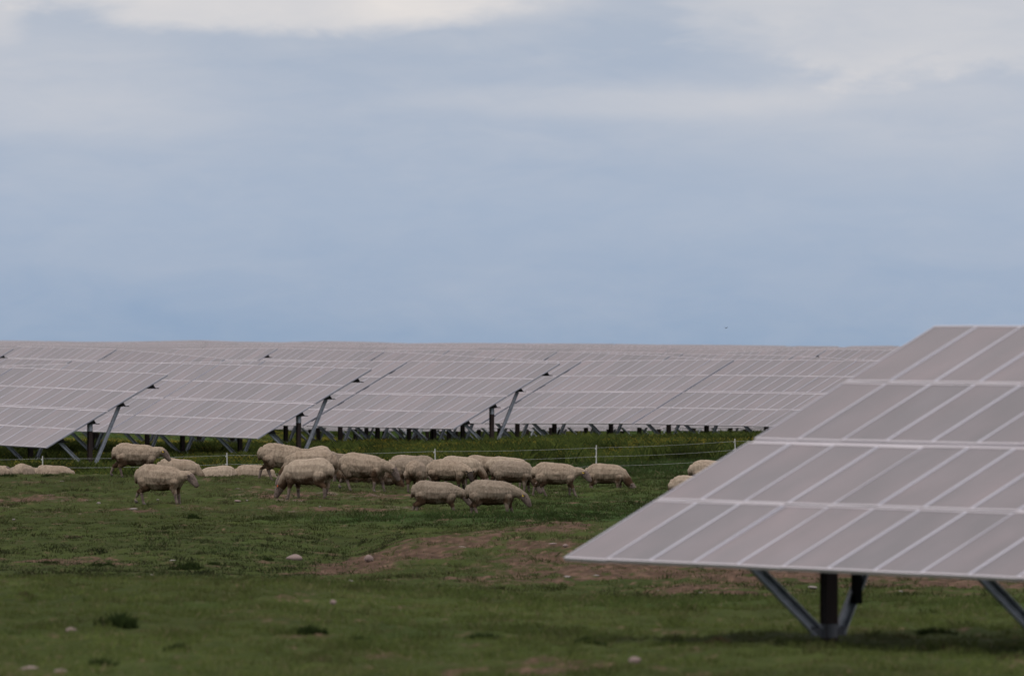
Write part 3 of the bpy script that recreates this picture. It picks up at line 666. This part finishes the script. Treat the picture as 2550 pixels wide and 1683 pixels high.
def make_sheep(name, px, z, yaw, label, head='level', gait=(0, 0, 0, 0), size=1., wool='wool', turn=0., fat=1., tagc=None, lie=0., rough=1., hx=0., hz=0., sink=0., tail=True, skin='skin'):
    """local frame: x forward, y left, z up; gait = foot shifts for hind L, hind R, front L, front R"""
    rs = np.random.default_rng(int(abs(px) * 7 + z * 3))
    dz = -lie                      # lying: drop the trunk
    tr = [(-.515, .60, .11, .14), (-.475, .60, .165, .20), (-.39, .60, .205, .25), (-.27, .59, .23 * fat, .275), (-.12, .575, .25 * fat, .28), (.05, .565, .25 * fat, .272), (.2, .565, .235 * fat, .26), (.32, .575, .20, .23), (.41, .585, .15, .18), (.46, .59, .10, .12)]
    trunk = ([(x, 0, zz + dz) for x, zz, _, _ in tr], [(ry * .98, rz * .97) for _, _, ry, rz in tr], 'w')
    if head == 'graze':
        nk = [(.32, .57, .185), (.44, .49, .145), (.54, .37, .118), (.60, .27, .104)]; hd = [(.63, .22, .092), (.69, .12, .076), (.735, .02, .046)]; 
    elif head == 'low':
        nk = [(.32, .59, .18), (.45, .58, .138), (.56, .54, .115), (.62, .50, .104)]; hd = [(.66, .46, .092), (.73, .36, .074), (.785, .26, .045)]
    elif head == 'up':
        nk = [(.33, .62, .18), (.45, .70, .14), (.54, .77, .115)]; hd = [(.57, .80, .092), (.67, .76, .074), (.76, .70, .045)]
    else:
        nk = [(.32, .60, .18), (.44, .64, .138), (.54, .665, .112), (.60, .665, .104)]; hd = [(.64, .65, .092), (.72, .565, .076), (.79, .47, .046)]
    def tw(x, zz, piv=.36):        # turn head sideways about the withers
        k = max(0, min(1, (x - piv) / .3)); a = turn * k
        return (piv + (x - piv) * math.cos(a), (x - piv) * math.sin(a), zz)
    nk = [(x + hx * .6, z_ + hz * .6, r) for x, z_, r in nk]; nk[0] = (nk[0][0] - hx * .6, nk[0][1] - hz * .6, nk[0][2])
    hd = [(x + hx, z_ + hz, r) for x, z_, r in hd]
    neck = ([tuple(Vector(tw(x, z_ + dz))) for x, z_, r in nk], [(r * .84, r * .98) for _, _, r in nk], 'w')
    hp = [Vector(tw(x, z_ + dz)) for x, z_, r in hd]
    cap = ([tuple(hp[0] - (hp[1] - hp[0]) * .5), tuple(hp[0].lerp(hp[1], .1))], [.085, .08], 'w')
    face = ([tuple(hp[0]), tuple(hp[1]), tuple(hp[2])], [(.076, .098), (.062, .082), (.042, .052)], 's')
    hdir = (hp[1] - hp[0]).normalized(); side = Vector((-math.sin(turn), math.cos(turn), 0)); upv = hdir.cross(side); upv = upv if upv.z > 0 else -upv
    ears = []
    for s in (-1, 1):
        b0 = hp[0] + side * s * .062 + upv * .03 - hdir * .0
        ears.append(([tuple(b0), tuple(b0 + side * s * .05 - hdir * .02), tuple(b0 + side * s * .10 - hdir * .03 - upv * .02)], [(.014, .022), (.012, .030), (.008, .012)], 's'))
    chains = [trunk, neck, cap, face] + ears
    legs = []
    hoofs = []
    if lie < .2:
        for i, (s, hind) in enumerate(((1, 1), (-1, 1), (1, 0), (-1, 0))):
            g_ = gait[i]; y = s * .115
            lift = .05 if abs(g_) > .16 and g_ < 0 else 0
            if hind:
                up_ = ([(-.36, y, .50 + dz), (-.335 + g_ * .25, y, .37 + dz * .6)], [(.135, .15), (.095, .10)], 'w')
                up2 = ([(-.335 + g_ * .25, y, .37 + dz * .6), (-.445 + g_ * .55, y, .275)], [.084, .046], 'w')
                lo = [(-.445 + g_ * .55, y, .275), (-.43 + g_ * .8, y, .165 + lift * .4), (-.42 + g_, y, .07 + lift), (-.39 + g_, y, .018 + lift)]
            else:
                up_ = ([(.33, y, .48 + dz), (.30 + g_ * .2, y, .36 + dz * .6)], [(.10, .12), (.075, .085)], 'w')
                up2 = ([(.30 + g_ * .2, y, .36 + dz * .6), (.32 + g_ * .55, y, .25)], [.066, .044], 'w')
                lo = [(.32 + g_ * .55, y, .25), (.325 + g_ * .75, y, .15 + lift), (.325 + g_, y, .065 + lift), (.35 + g_, y, .015 + lift)]
            legs += [up_, up2, (lo, [.040, .032, .028, .034], 's')]
            hoofs.append(Vector(lo[-1]))
    chains += legs
    if tail: chains.append(([(-.53, 0, .70 + dz), (-.575, 0, .60 + dz), (-.575, 0, .47 + dz)], [.05, .052, .035], 'w'))
    m = MB()
    for pts, rad, kind in chains:
        p2, r2 = round_ends(pts, rad); m.tube(p2, r2, 12)
    tmp = bpy.data.objects.new('tmp_sheep', m.mesh('tmp_sheep', [])); C.objects.link(tmp)
    rm = tmp.modifiers.new('r', 'REMESH'); rm.mode = 'VOXEL'; rm.voxel_size = .0125
    sm = tmp.modifiers.new('s', 'SMOOTH'); sm.iterations = 3; sm.factor = .5
    dg = bpy.context.evaluated_depsgraph_get(); ev = tmp.evaluated_get(dg); me = bpy.data.meshes.new_from_object(ev)
    bpy.data.objects.remove(tmp)
    n = len(me.vertices); co = np.empty(n * 3, np.float32); me.vertices.foreach_get('co', co); co = co.reshape(-1, 3).astype(float)
    no = np.empty(n * 3, np.float32); me.vertices.foreach_get('normal', no); no = no.reshape(-1, 3)
    dw = np.full(n, 9.); ds = np.full(n, 9.)
    for pts, rad, kind in chains:
        d = dist_chain(co, pts, rad)
        if kind == 'w': dw = np.minimum(dw, d)
        else: ds = np.minimum(ds, d)
    wl = sstep(-.012, .012, ds - dw)             # 1 = wool
    sd = rs.integers(0, 50)
    wv_ = co + .05 * np.stack([vnoise3(co * 6, sd + 5), vnoise3(co * 6, sd + 6), vnoise3(co * 6, sd + 7)], 1)
    st = wv_ * np.array([30., 24., 5.]); rid = np.abs(vnoise3(st, sd) - .5) * 2
    st = wv_ * np.array([44., 40., 14.]); rid2 = np.abs(vnoise3(st, sd + 9) - .5) * 2
    big = vnoise3(co * 6, sd + 1) - .5; sml = vnoise3(co * 42, sd + 2) - .5
    disp = wl * rough * (.009 * np.minimum(1, rid * 3) + .004 * np.minimum(1, rid2 * 2.5) - .009 + .014 * big + .003 * sml)
    # sagging uneven belly and hips
    disp += wl * .035 * (vnoise3(co * 3.2, sd + 3) - .5)
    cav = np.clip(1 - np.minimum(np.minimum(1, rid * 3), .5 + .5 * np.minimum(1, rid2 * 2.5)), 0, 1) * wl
    co2 = (co + no * disp[:, None]) * size
    me.vertices.foreach_set('co', co2.astype(np.float32).ravel())
    for k_ in ('wool',): pass
    al = me.color_attributes.new('grime_shade', 'FLOAT_COLOR', 'POINT'); low = sstep(.62, .30, co[:, 2]) * .95 * wl; rr = sstep(-.44, -.56, co[:, 0]) * sstep(.62, .45, co[:, 2]) * .6 * wl
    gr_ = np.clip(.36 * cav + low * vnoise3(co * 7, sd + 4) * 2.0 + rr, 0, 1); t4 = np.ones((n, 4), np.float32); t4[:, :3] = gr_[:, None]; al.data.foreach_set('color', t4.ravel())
    me.materials.clear()
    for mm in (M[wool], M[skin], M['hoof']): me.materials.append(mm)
    nf = len(me.polygons); fc = np.empty(nf * 3, np.float32); me.polygons.foreach_get('center', fc); fc = fc.reshape(-1, 3) / size
    fv = np.empty(nf, np.int32); me.polygons.foreach_get('loop_start', fv); lv = np.empty(len(me.loops), np.int32); me.loops.foreach_get('vertex_index', lv)
    mi = (wl[lv[fv]] < .5).astype(np.int32)
    for h_ in hoofs: mi[(np.linalg.norm(fc - np.array(h_), axis=1) < .055) & (fc[:, 2] < h_.z + .03)] = 2
    me.polygons.foreach_set('material_index', mi); me.polygons.foreach_set('use_smooth', np.ones(nf, bool)); me.update()
    me.name = 'sheep'
    X = px2x(px, z); o = link('sheep', me); o.location = (X, z, gz(X, z) - sink - .025); o.rotation_euler = (0, 0, R(yaw))
    # keep the feet on sloping ground
    e = .45; gx = (ground(X + e * math.cos(R(yaw)), z + e * math.sin(R(yaw))) - ground(X - e * math.cos(R(yaw)), z - e * math.sin(R(yaw)))) / (2 * e)
    o.rotation_euler = (0, -math.atan(float(gx)) * .8, R(yaw))
    tag(o, label, 'sheep', 'flock of sheep grazing before the solar tables')
    for s in (-1, 1):
        c = (hp[0].lerp(hp[1], .62) + side * s * .056 + upv * .028) * size
        q = MB(); q.tube([c - side * s * .012, c, c + side * s * .010], [.008, .015, .007], 8); q.build('eye', [M['eye']], o, smooth=True)
    if tagc:
        for s in (-1, 1):
            c = (hp[0] + side * s * .125 + upv * .01 - hdir * .02) * size
            q = MB(); q.box((-.004, -.018, -.024), (.004, .018, .02), 0, Matrix.Translation(c) @ Matrix.Rotation(R(yaw * 0 + 90 + math.degrees(turn)), 4, 'Z')); q.build('ear_tag', [M[tagc]], o)
    return o
def zf(px, py, z0): return find_z(px, py, z0)
WALK = (-.22, .10, .06, -.10); WALK2 = (-.10, .14, .12, -.06); STAND = (-.03, .05, .03, -.04)
S = make_sheep
# left cluster behind the crest
S('s', -38, 268, 8, 'sheep at the far left edge, head turned so its dark ear and pale face show', 'up', STAND, 1., 'wool', turn=-.6, hx=.02, hz=-.10, sink=.0)
S('s', -22, 262, 5, 'sheep whose pale back shows low between the dark-eared one and the corner sheep', 'graze', STAND, .93, 'wool_pale', sink=.0)
S('s', -18, 256, 350, 'corner sheep nearest the left edge, only its sloping rump visible over the crest', 'graze', STAND, .88, 'wool', sink=.08)
S('s', 60, 262, 70, 'round woolly rump just right of the corner sheep, behind the crest', 'graze', STAND, .98, 'wool', sink=.0)
S('s', 66, 266, 10, 'sheep mostly hidden behind the round rump, sliver of back at its right', 'graze', STAND, .92, 'wool_grey', sink=.0)
S('s', 138, 263, 356, 'stooping curly-backed sheep beyond the crest under the exposed brown post', 'graze', STAND, .97, 'wool', hz=.05, sink=.0)
S('s', 340, zf(330, 1188, 222) , 4, 'walking sheep with yellow ear tag on the crest, head held level, facing right', 'level', (-.20, .06, .10, -.08), 1.0, 'wool', tagc='tag_yellow', hz=-.02)
S('s', 447, 257, 350, 'sheep bowing its neck behind the yellow-tagged walker on the left hill', 'graze', STAND, 1.0, 'wool', hz=.08, sink=.0)
S('s', 402, zf(400, 1256, 205), 336, 'sheep striding right on the near slope, lowest of those on the left hill', 'level', (-.24, .06, .03, .08), 1.07, 'wool', fat=1.05, hz=-.06, hx=.02)
S('s', 540, 262, 175, 'long low pale back beyond the crest, left of the tall standing sheep', 'graze', STAND, .95, 'wool_pale', sink=.02)
S('s', 638, 262, 352, 'sheep bending down beyond the crest, seen past the legs of the tall sheep', 'graze', STAND, .95, 'wool', sink=.0)
S('s', 706, zf(690, 1197, 222), 3, 'tall shaggy sheep standing on the crest, its dark hind leg bare, head behind others', 'level', (-.12, .14, .05, -.05), 1.08, 'wool', hz=.02, rough=1.2)
S('s', 790, 241, 112, 'smooth pale rump rising behind the three stacked sheep', 'graze', STAND, 1.10, 'wool_pale', rough=.6, fat=.95)
S('s', 768, 233.5, 176, 'middle sheep of the overlapping three, ribbed back, grazing left', 'graze', STAND, 1.08, 'wool', hx=-.04)
S('s', 765, zf(775, 1244, 205), 148, 'front smooth-coated sheep grazing left with an orange ear tag', 'graze', (-.06, .08, .05, -.05), 1.14, 'wool_pale', tagc='tag_orange', rough=.55, hz=.04)
S('s', 800, 243, 8, 'dark-necked sheep looking away right, only neck and woolly poll visible', 'level', STAND, 1.0, 'wool_grey', hx=-.03, turn=.3)
S('s', 905, zf(905, 1222, 215), 334, 'rusty-bellied sheep walking right at the end of the crest, head lowered', 'low', (-.24, .14, .12, -.02), 1.08, 'wool', fat=1.08, hz=.04, turn=.4)
S('s', 885, 247, 3, 'lying sheep partly seen between the legs of the rusty-bellied walker', 'graze', STAND, .9, 'wool_grey', lie=.26, sink=.0)
S('s', 950, 241, 12, 'dark lock-haired sheep lying right of the rusty-bellied walker', 'graze', STAND, .85, 'wool_grey', lie=.27, rough=1.5)
S('s', 1030, 249, 170, 'grey sheep behind the lowered head of the rusty-bellied walker', 'level', STAND, .98, 'wool_grey', sink=.05, hz=-.1)
S('s', 1020, 262, 10, 'thin curved brown back farthest behind the flock, left of the fence post', 'graze', STAND, .92, 'wool')
S('s', 1037, 234, 78, 'sheep with its rump and tail squarely towards the camera', 'graze', STAND, .93, 'wool')
S('s', 1118, 235, 340, 'shaggy sheep with a dark ear turned our way, right of the rump-on sheep', 'low', STAND, .95, 'wool', hx=-.07, hz=.06, turn=-.5, rough=1.3, skin='skin_dark')
S('s', 1150, 243, 350, 'pale-backed sheep bowing down behind the dark-eared one', 'graze', STAND, .95, 'wool_pale')
S('s', 1205, 246, 20, 'sheep with arched back behind the gap of the front pair', 'graze', STAND, .95, 'wool')
S('s', 1268, 243, 352, 'sheep back showing as a pale rim above the thick-coated one', 'graze', STAND, .96, 'wool_pale')
S('s', 1280, 235, 345, 'thick-coated sheep behind the right one of the front pair', 'graze', STAND, .95, 'wool_grey', hx=-.05, hz=.05)
S('s', 1088, zf(1090, 1272, 203), 356, 'left one of the front pair, greyish, head hidden behind its neighbour', 'low', (-.16, -.02, .05, .10), .93, 'wool_grey', sink=.11, hz=.02)
S('s', 1228, zf(1230, 1278, 203), 356, 'right one of the front pair, big woolly sheep with white ear and lowered head', 'low', (-.05, .10, .10, -.02), .99, 'wool_grey', fat=1.08, tagc='tag_yellow', sink=.10, hz=.03)
S('s', 1386, zf(1390, 1236, 215), 356, 'sheep walking right alone on the green, bare face and yellow tag at the next one', 'level', (-.16, .16, -.02, .14), .97, 'wool', tagc='tag_yellow', hx=.02, hz=-.06)
S('s', 1512, zf(1512, 1216, 225), 352, 'grazing sheep in front of the tall white fence post, rightmost fully seen', 'graze', STAND, .92, 'wool', hx=.03, hz=.03, sink=.14)
S('s', 1774, zf(1760, 1226, 225), 5, 'sheep half hidden by the foreground table edge, farther and higher of two', 'level', STAND, .93, 'wool_pale')
S('s', 1728, zf(1712, 1268, 208), 8, 'sheep with just its rump left of the foreground table edge, lower of two', 'graze', STAND, .90, 'wool_pale')

# ------------------------------------------------------------ bird
m = MB(); m.tube([(-.14, 0, 0), (0, 0, .01), (.13, 0, .02)], [.01, .05, .015], 8)
m.add([(-.03, 0, .02), (.05, 0, .02), (-.02, .28, .13), (-.06, .26, .13)], [(0, 1, 2, 3)]); m.add([(-.03, 0, .02), (.05, 0, .02), (-.02, -.28, .1), (-.06, -.26, .1)], [(0, 1, 2, 3)])
o = m.build('bird', [M['bird']]); o.location = (px2x(1808, 420), 420, CAM + py2h(817, 420)); o.rotation_euler = (0, 0, .9); o.scale = (.45, .45, .45)
tag(o, 'tiny dark bird low in the empty sky left of the foreground table', 'bird')

# ------------------------------------------------------------ sky
w = bpy.data.worlds.new('World'); bpy.context.scene.world = w; w.use_nodes = True
nt = w.node_tree; N = nt.nodes; Lk = nt.links; N.clear()
class V:      # tiny expression builder for shader maths
    def __init__(s, o): s.o = o
def mth(op, *a, clamp=False):
    n = N.new('ShaderNodeMath'); n.operation = op; n.use_clamp = clamp
    for i, x in enumerate(a):
        if isinstance(x, V): Lk.new(x.o, n.inputs[i])
        else: n.inputs[i].default_value = x
    return V(n.outputs[0])
tcw = N.new('ShaderNodeTexCoord'); sx_ = N.new('ShaderNodeSeparateXYZ'); Lk.new(tcw.outputs['Generated'], sx_.inputs[0])
dx_, dy_, dz_ = V(sx_.outputs[0]), V(sx_.outputs[1]), V(sx_.outputs[2])
hor = mth('SQRT', mth('ADD', mth('MULTIPLY', dx_, dx_), mth('MULTIPLY', dy_, dy_)))
az = mth('MULTIPLY', mth('ARCTAN2', dx_, dy_), 57.2958)        # degrees right of straight ahead
el = mth('MULTIPLY', mth('ARCTAN2', dz_, hor), 57.2958)        # degrees above the horizon
def comb(a, b_, c=0.):
    n = N.new('ShaderNodeCombineXYZ')
    for i, x in enumerate((a, b_, c)):
        if isinstance(x, V): Lk.new(x.o, n.inputs[i])
        else: n.inputs[i].default_value = x
    return n.outputs[0]
def noise(sa_, se, detail=5, rough=.55, off=0., dist=0.):
    n = N.new('ShaderNodeTexNoise'); n.inputs['Scale'].default_value = 1; n.inputs['Detail'].default_value = detail; n.inputs['Roughness'].default_value = rough; n.inputs['Distortion'].default_value = dist
    Lk.new(comb(mth('MULTIPLY', az, sa_), mth('MULTIPLY', el, se), off), n.inputs['Vector']); return V(n.outputs['Fac'])
def ss(a, b_, x):
    n = N.new('ShaderNodeMapRange'); n.interpolation_type = 'SMOOTHSTEP'; n.inputs['From Min'].default_value = a; n.inputs['From Max'].default_value = b_
    Lk.new(x.o, n.inputs['Value']); return V(n.outputs[0])
def D(px, py): return ((px - 1275) / F * 57.2958, (YH - py) / F * 57.2958)
n1 = noise(1.3, 3.6, 7, .6, 3.1, .5); n2 = noise(.35, 1.3, 4, .5, 8.4); n3 = noise(2.2, 8, 5, .55, 1.7, .4)
def cloud(px, py, rx, ry, soft, k, rot=0.):
    a0, e0 = D(px, py); ra, re = rx / F * 57.2958, ry / F * 57.2958
    u = mth('SUBTRACT', az, a0); v = mth('SUBTRACT', el, e0)
    v = mth('ADD', v, mth('MULTIPLY', u, rot))
    d = mth('SQRT', mth('ADD', mth('POWER', mth('MULTIPLY', u, 1 / ra), 2.), mth('POWER', mth('MULTIPLY', v, 1 / re), 2.)))
    d = mth('ADD', d, mth('MULTIPLY', mth('SUBTRACT', n1, .5), 1.3)); d = mth('ADD', d, mth('MULTIPLY', mth('SUBTRACT', n3, .5), .5))
    return mth('MULTIPLY', mth('SUBTRACT', 1., ss(1 - soft, 1 + soft, d)), k)
cl = [cloud(680, -20, 580, 95, .3, .92), cloud(1150, 0, 300, 62, .4, .45), cloud(2300, 10, 600, 180, .22, .5), cloud(0, 20, 60, 70, .7, .5), cloud(100, 200, 380, 120, .6, .3), cloud(1520, 255, 480, 42, .5, .26), cloud(1650, 95, 260, 60, .8, -.12),
      cloud(2300, 300, 500, 130, .8, .22), cloud(1900, 270, 420, 60, .7, .15), cloud(350, 300, 330, 60, .7, .15), cloud(2300, 190, 300, 60, .8, .15), cloud(700, 180, 900, 110, .9, -.05), cloud(2150, 290, 220, 40, .7, -.08)]
tot = cl[0]
for c_ in cl[1:]: tot = mth('ADD', tot, c_)
tot = mth('ADD', tot, mth('MULTIPLY', mth('SUBTRACT', n2, .5), .14))
tot = mth('ADD', tot, mth('MULTIPLY', mth('SUBTRACT', n1, .5), .34)); tot = mth('ADD', tot, mth('MULTIPLY', mth('SUBTRACT', n3, .5), .12)); tot = mth('ADD', tot, mth('MULTIPLY', mth('SUBTRACT', noise(1.7, 6.5, 6, .6, 11.2, .6), .5), mth('MULTIPLY', ss(.4, 1.5, el), .42))); tot = mth('MAXIMUM', tot, -.14)
rp = N.new('ShaderNodeValToRGB'); Lk.new(mth('MULTIPLY', el, 1 / 2.2).o, rp.inputs[0]); e_ = rp.color_ramp.elements
def lin(*c): return tuple(((x / 255 + .055) / 1.055) ** 2.4 if x > 10 else x / 255 / 12.92 for x in c) + (1,)
e_[0].position = 0; e_[0].color = lin(151, 171, 197); e_[1].position = 1; e_[1].color = lin(183, 191, 205)
for pos, c_ in ((.12, lin(160, 177, 201)), (.35, lin(171, 185, 206)), (.65, lin(177, 188, 206))):
    x_ = rp.color_ramp.elements.new(pos); x_.color = c_
def mixc(f_, a, b_):
    n = N.new('ShaderNodeMix'); n.data_type = 'RGBA'; n.clamp_factor = False
    Lk.new(f_.o, n.inputs['Factor'])
    for k_, x in (('A', a), ('B', b_)):
        if isinstance(x, tuple): n.inputs[k_].default_value = x
        else: Lk.new(x, n.inputs[k_])
    return n.outputs['Result']
col = mixc(tot, rp.outputs[0], lin(219, 217, 219))
# higher up the overcast is brighter and a little warm
nh = noise(.03, .06, 4, .5, 5.5)
hi = N.new('ShaderNodeValToRGB'); Lk.new(mth('ADD', nh, 0.).o, hi.inputs[0])
hi.color_ramp.elements[0].position = .35; hi.color_ramp.elements[0].color = (.82, .80, .86, 1); hi.color_ramp.elements[1].position = .7; hi.color_ramp.elements[1].color = (1.25, 1.14, 1.16, 1)
col = mixc(ss(3., 16., el), col, hi.outputs[0])
b2 = N.new('ShaderNodeBackground'); Lk.new(col, b2.inputs[0]); b2.inputs[1].default_value = 1.
sk = N.new('ShaderNodeTexSky'); sk.sky_type = 'NISHITA'; sk.sun_disc = False; sk.sun_elevation = R(63); sk.sun_rotation = R(215)
b1 = N.new('ShaderNodeBackground'); Lk.new(sk.outputs[0], b1.inputs[0]); b1.inputs[1].default_value = .06
mx = N.new('ShaderNodeMixShader'); mx.inputs[0].default_value = .93; Lk.new(b1.outputs[0], mx.inputs[1]); Lk.new(b2.outputs[0], mx.inputs[2])
out = N.new('ShaderNodeOutputWorld'); Lk.new(mx.outputs[0], out.inputs[0])

sun = bpy.data.lights.new('sun', 'SUN'); sun.energy = 1.35; sun.angle = R(14); sun.color = (1, .95, .88)
so = bpy.data.objects.new('sun', sun); C.objects.link(so)
dsun = Vector((math.sin(R(215)) * math.cos(R(63)), math.cos(R(215)) * math.cos(R(63)), math.sin(R(63))))
so.rotation_euler = dsun.to_track_quat('Z', 'Y').to_euler(); so.location = (0, 0, 60)

# ------------------------------------------------------------ camera
cam = bpy.data.cameras.new('camera'); co_ = bpy.data.objects.new('camera', cam); C.objects.link(co_)
cam.sensor_width = 36; cam.lens = F / 2550 * 36; cam.shift_y = (YH - 841.5) / 2550; cam.clip_end = 20000; cam.clip_start = .5
co_.location = (0, 0, CAM); co_.rotation_euler = (R(90), 0, 0)
cam.dof.use_dof = True; cam.dof.focus_distance = 243; cam.dof.aperture_fstop = 5.0
sc = bpy.context.scene; sc.camera = co_
vs = sc.view_settings; sc.display_settings.display_device = 'sRGB'; vs.view_transform = 'Standard'; vs.look = 'None'; vs.exposure = 0; vs.gamma = 1
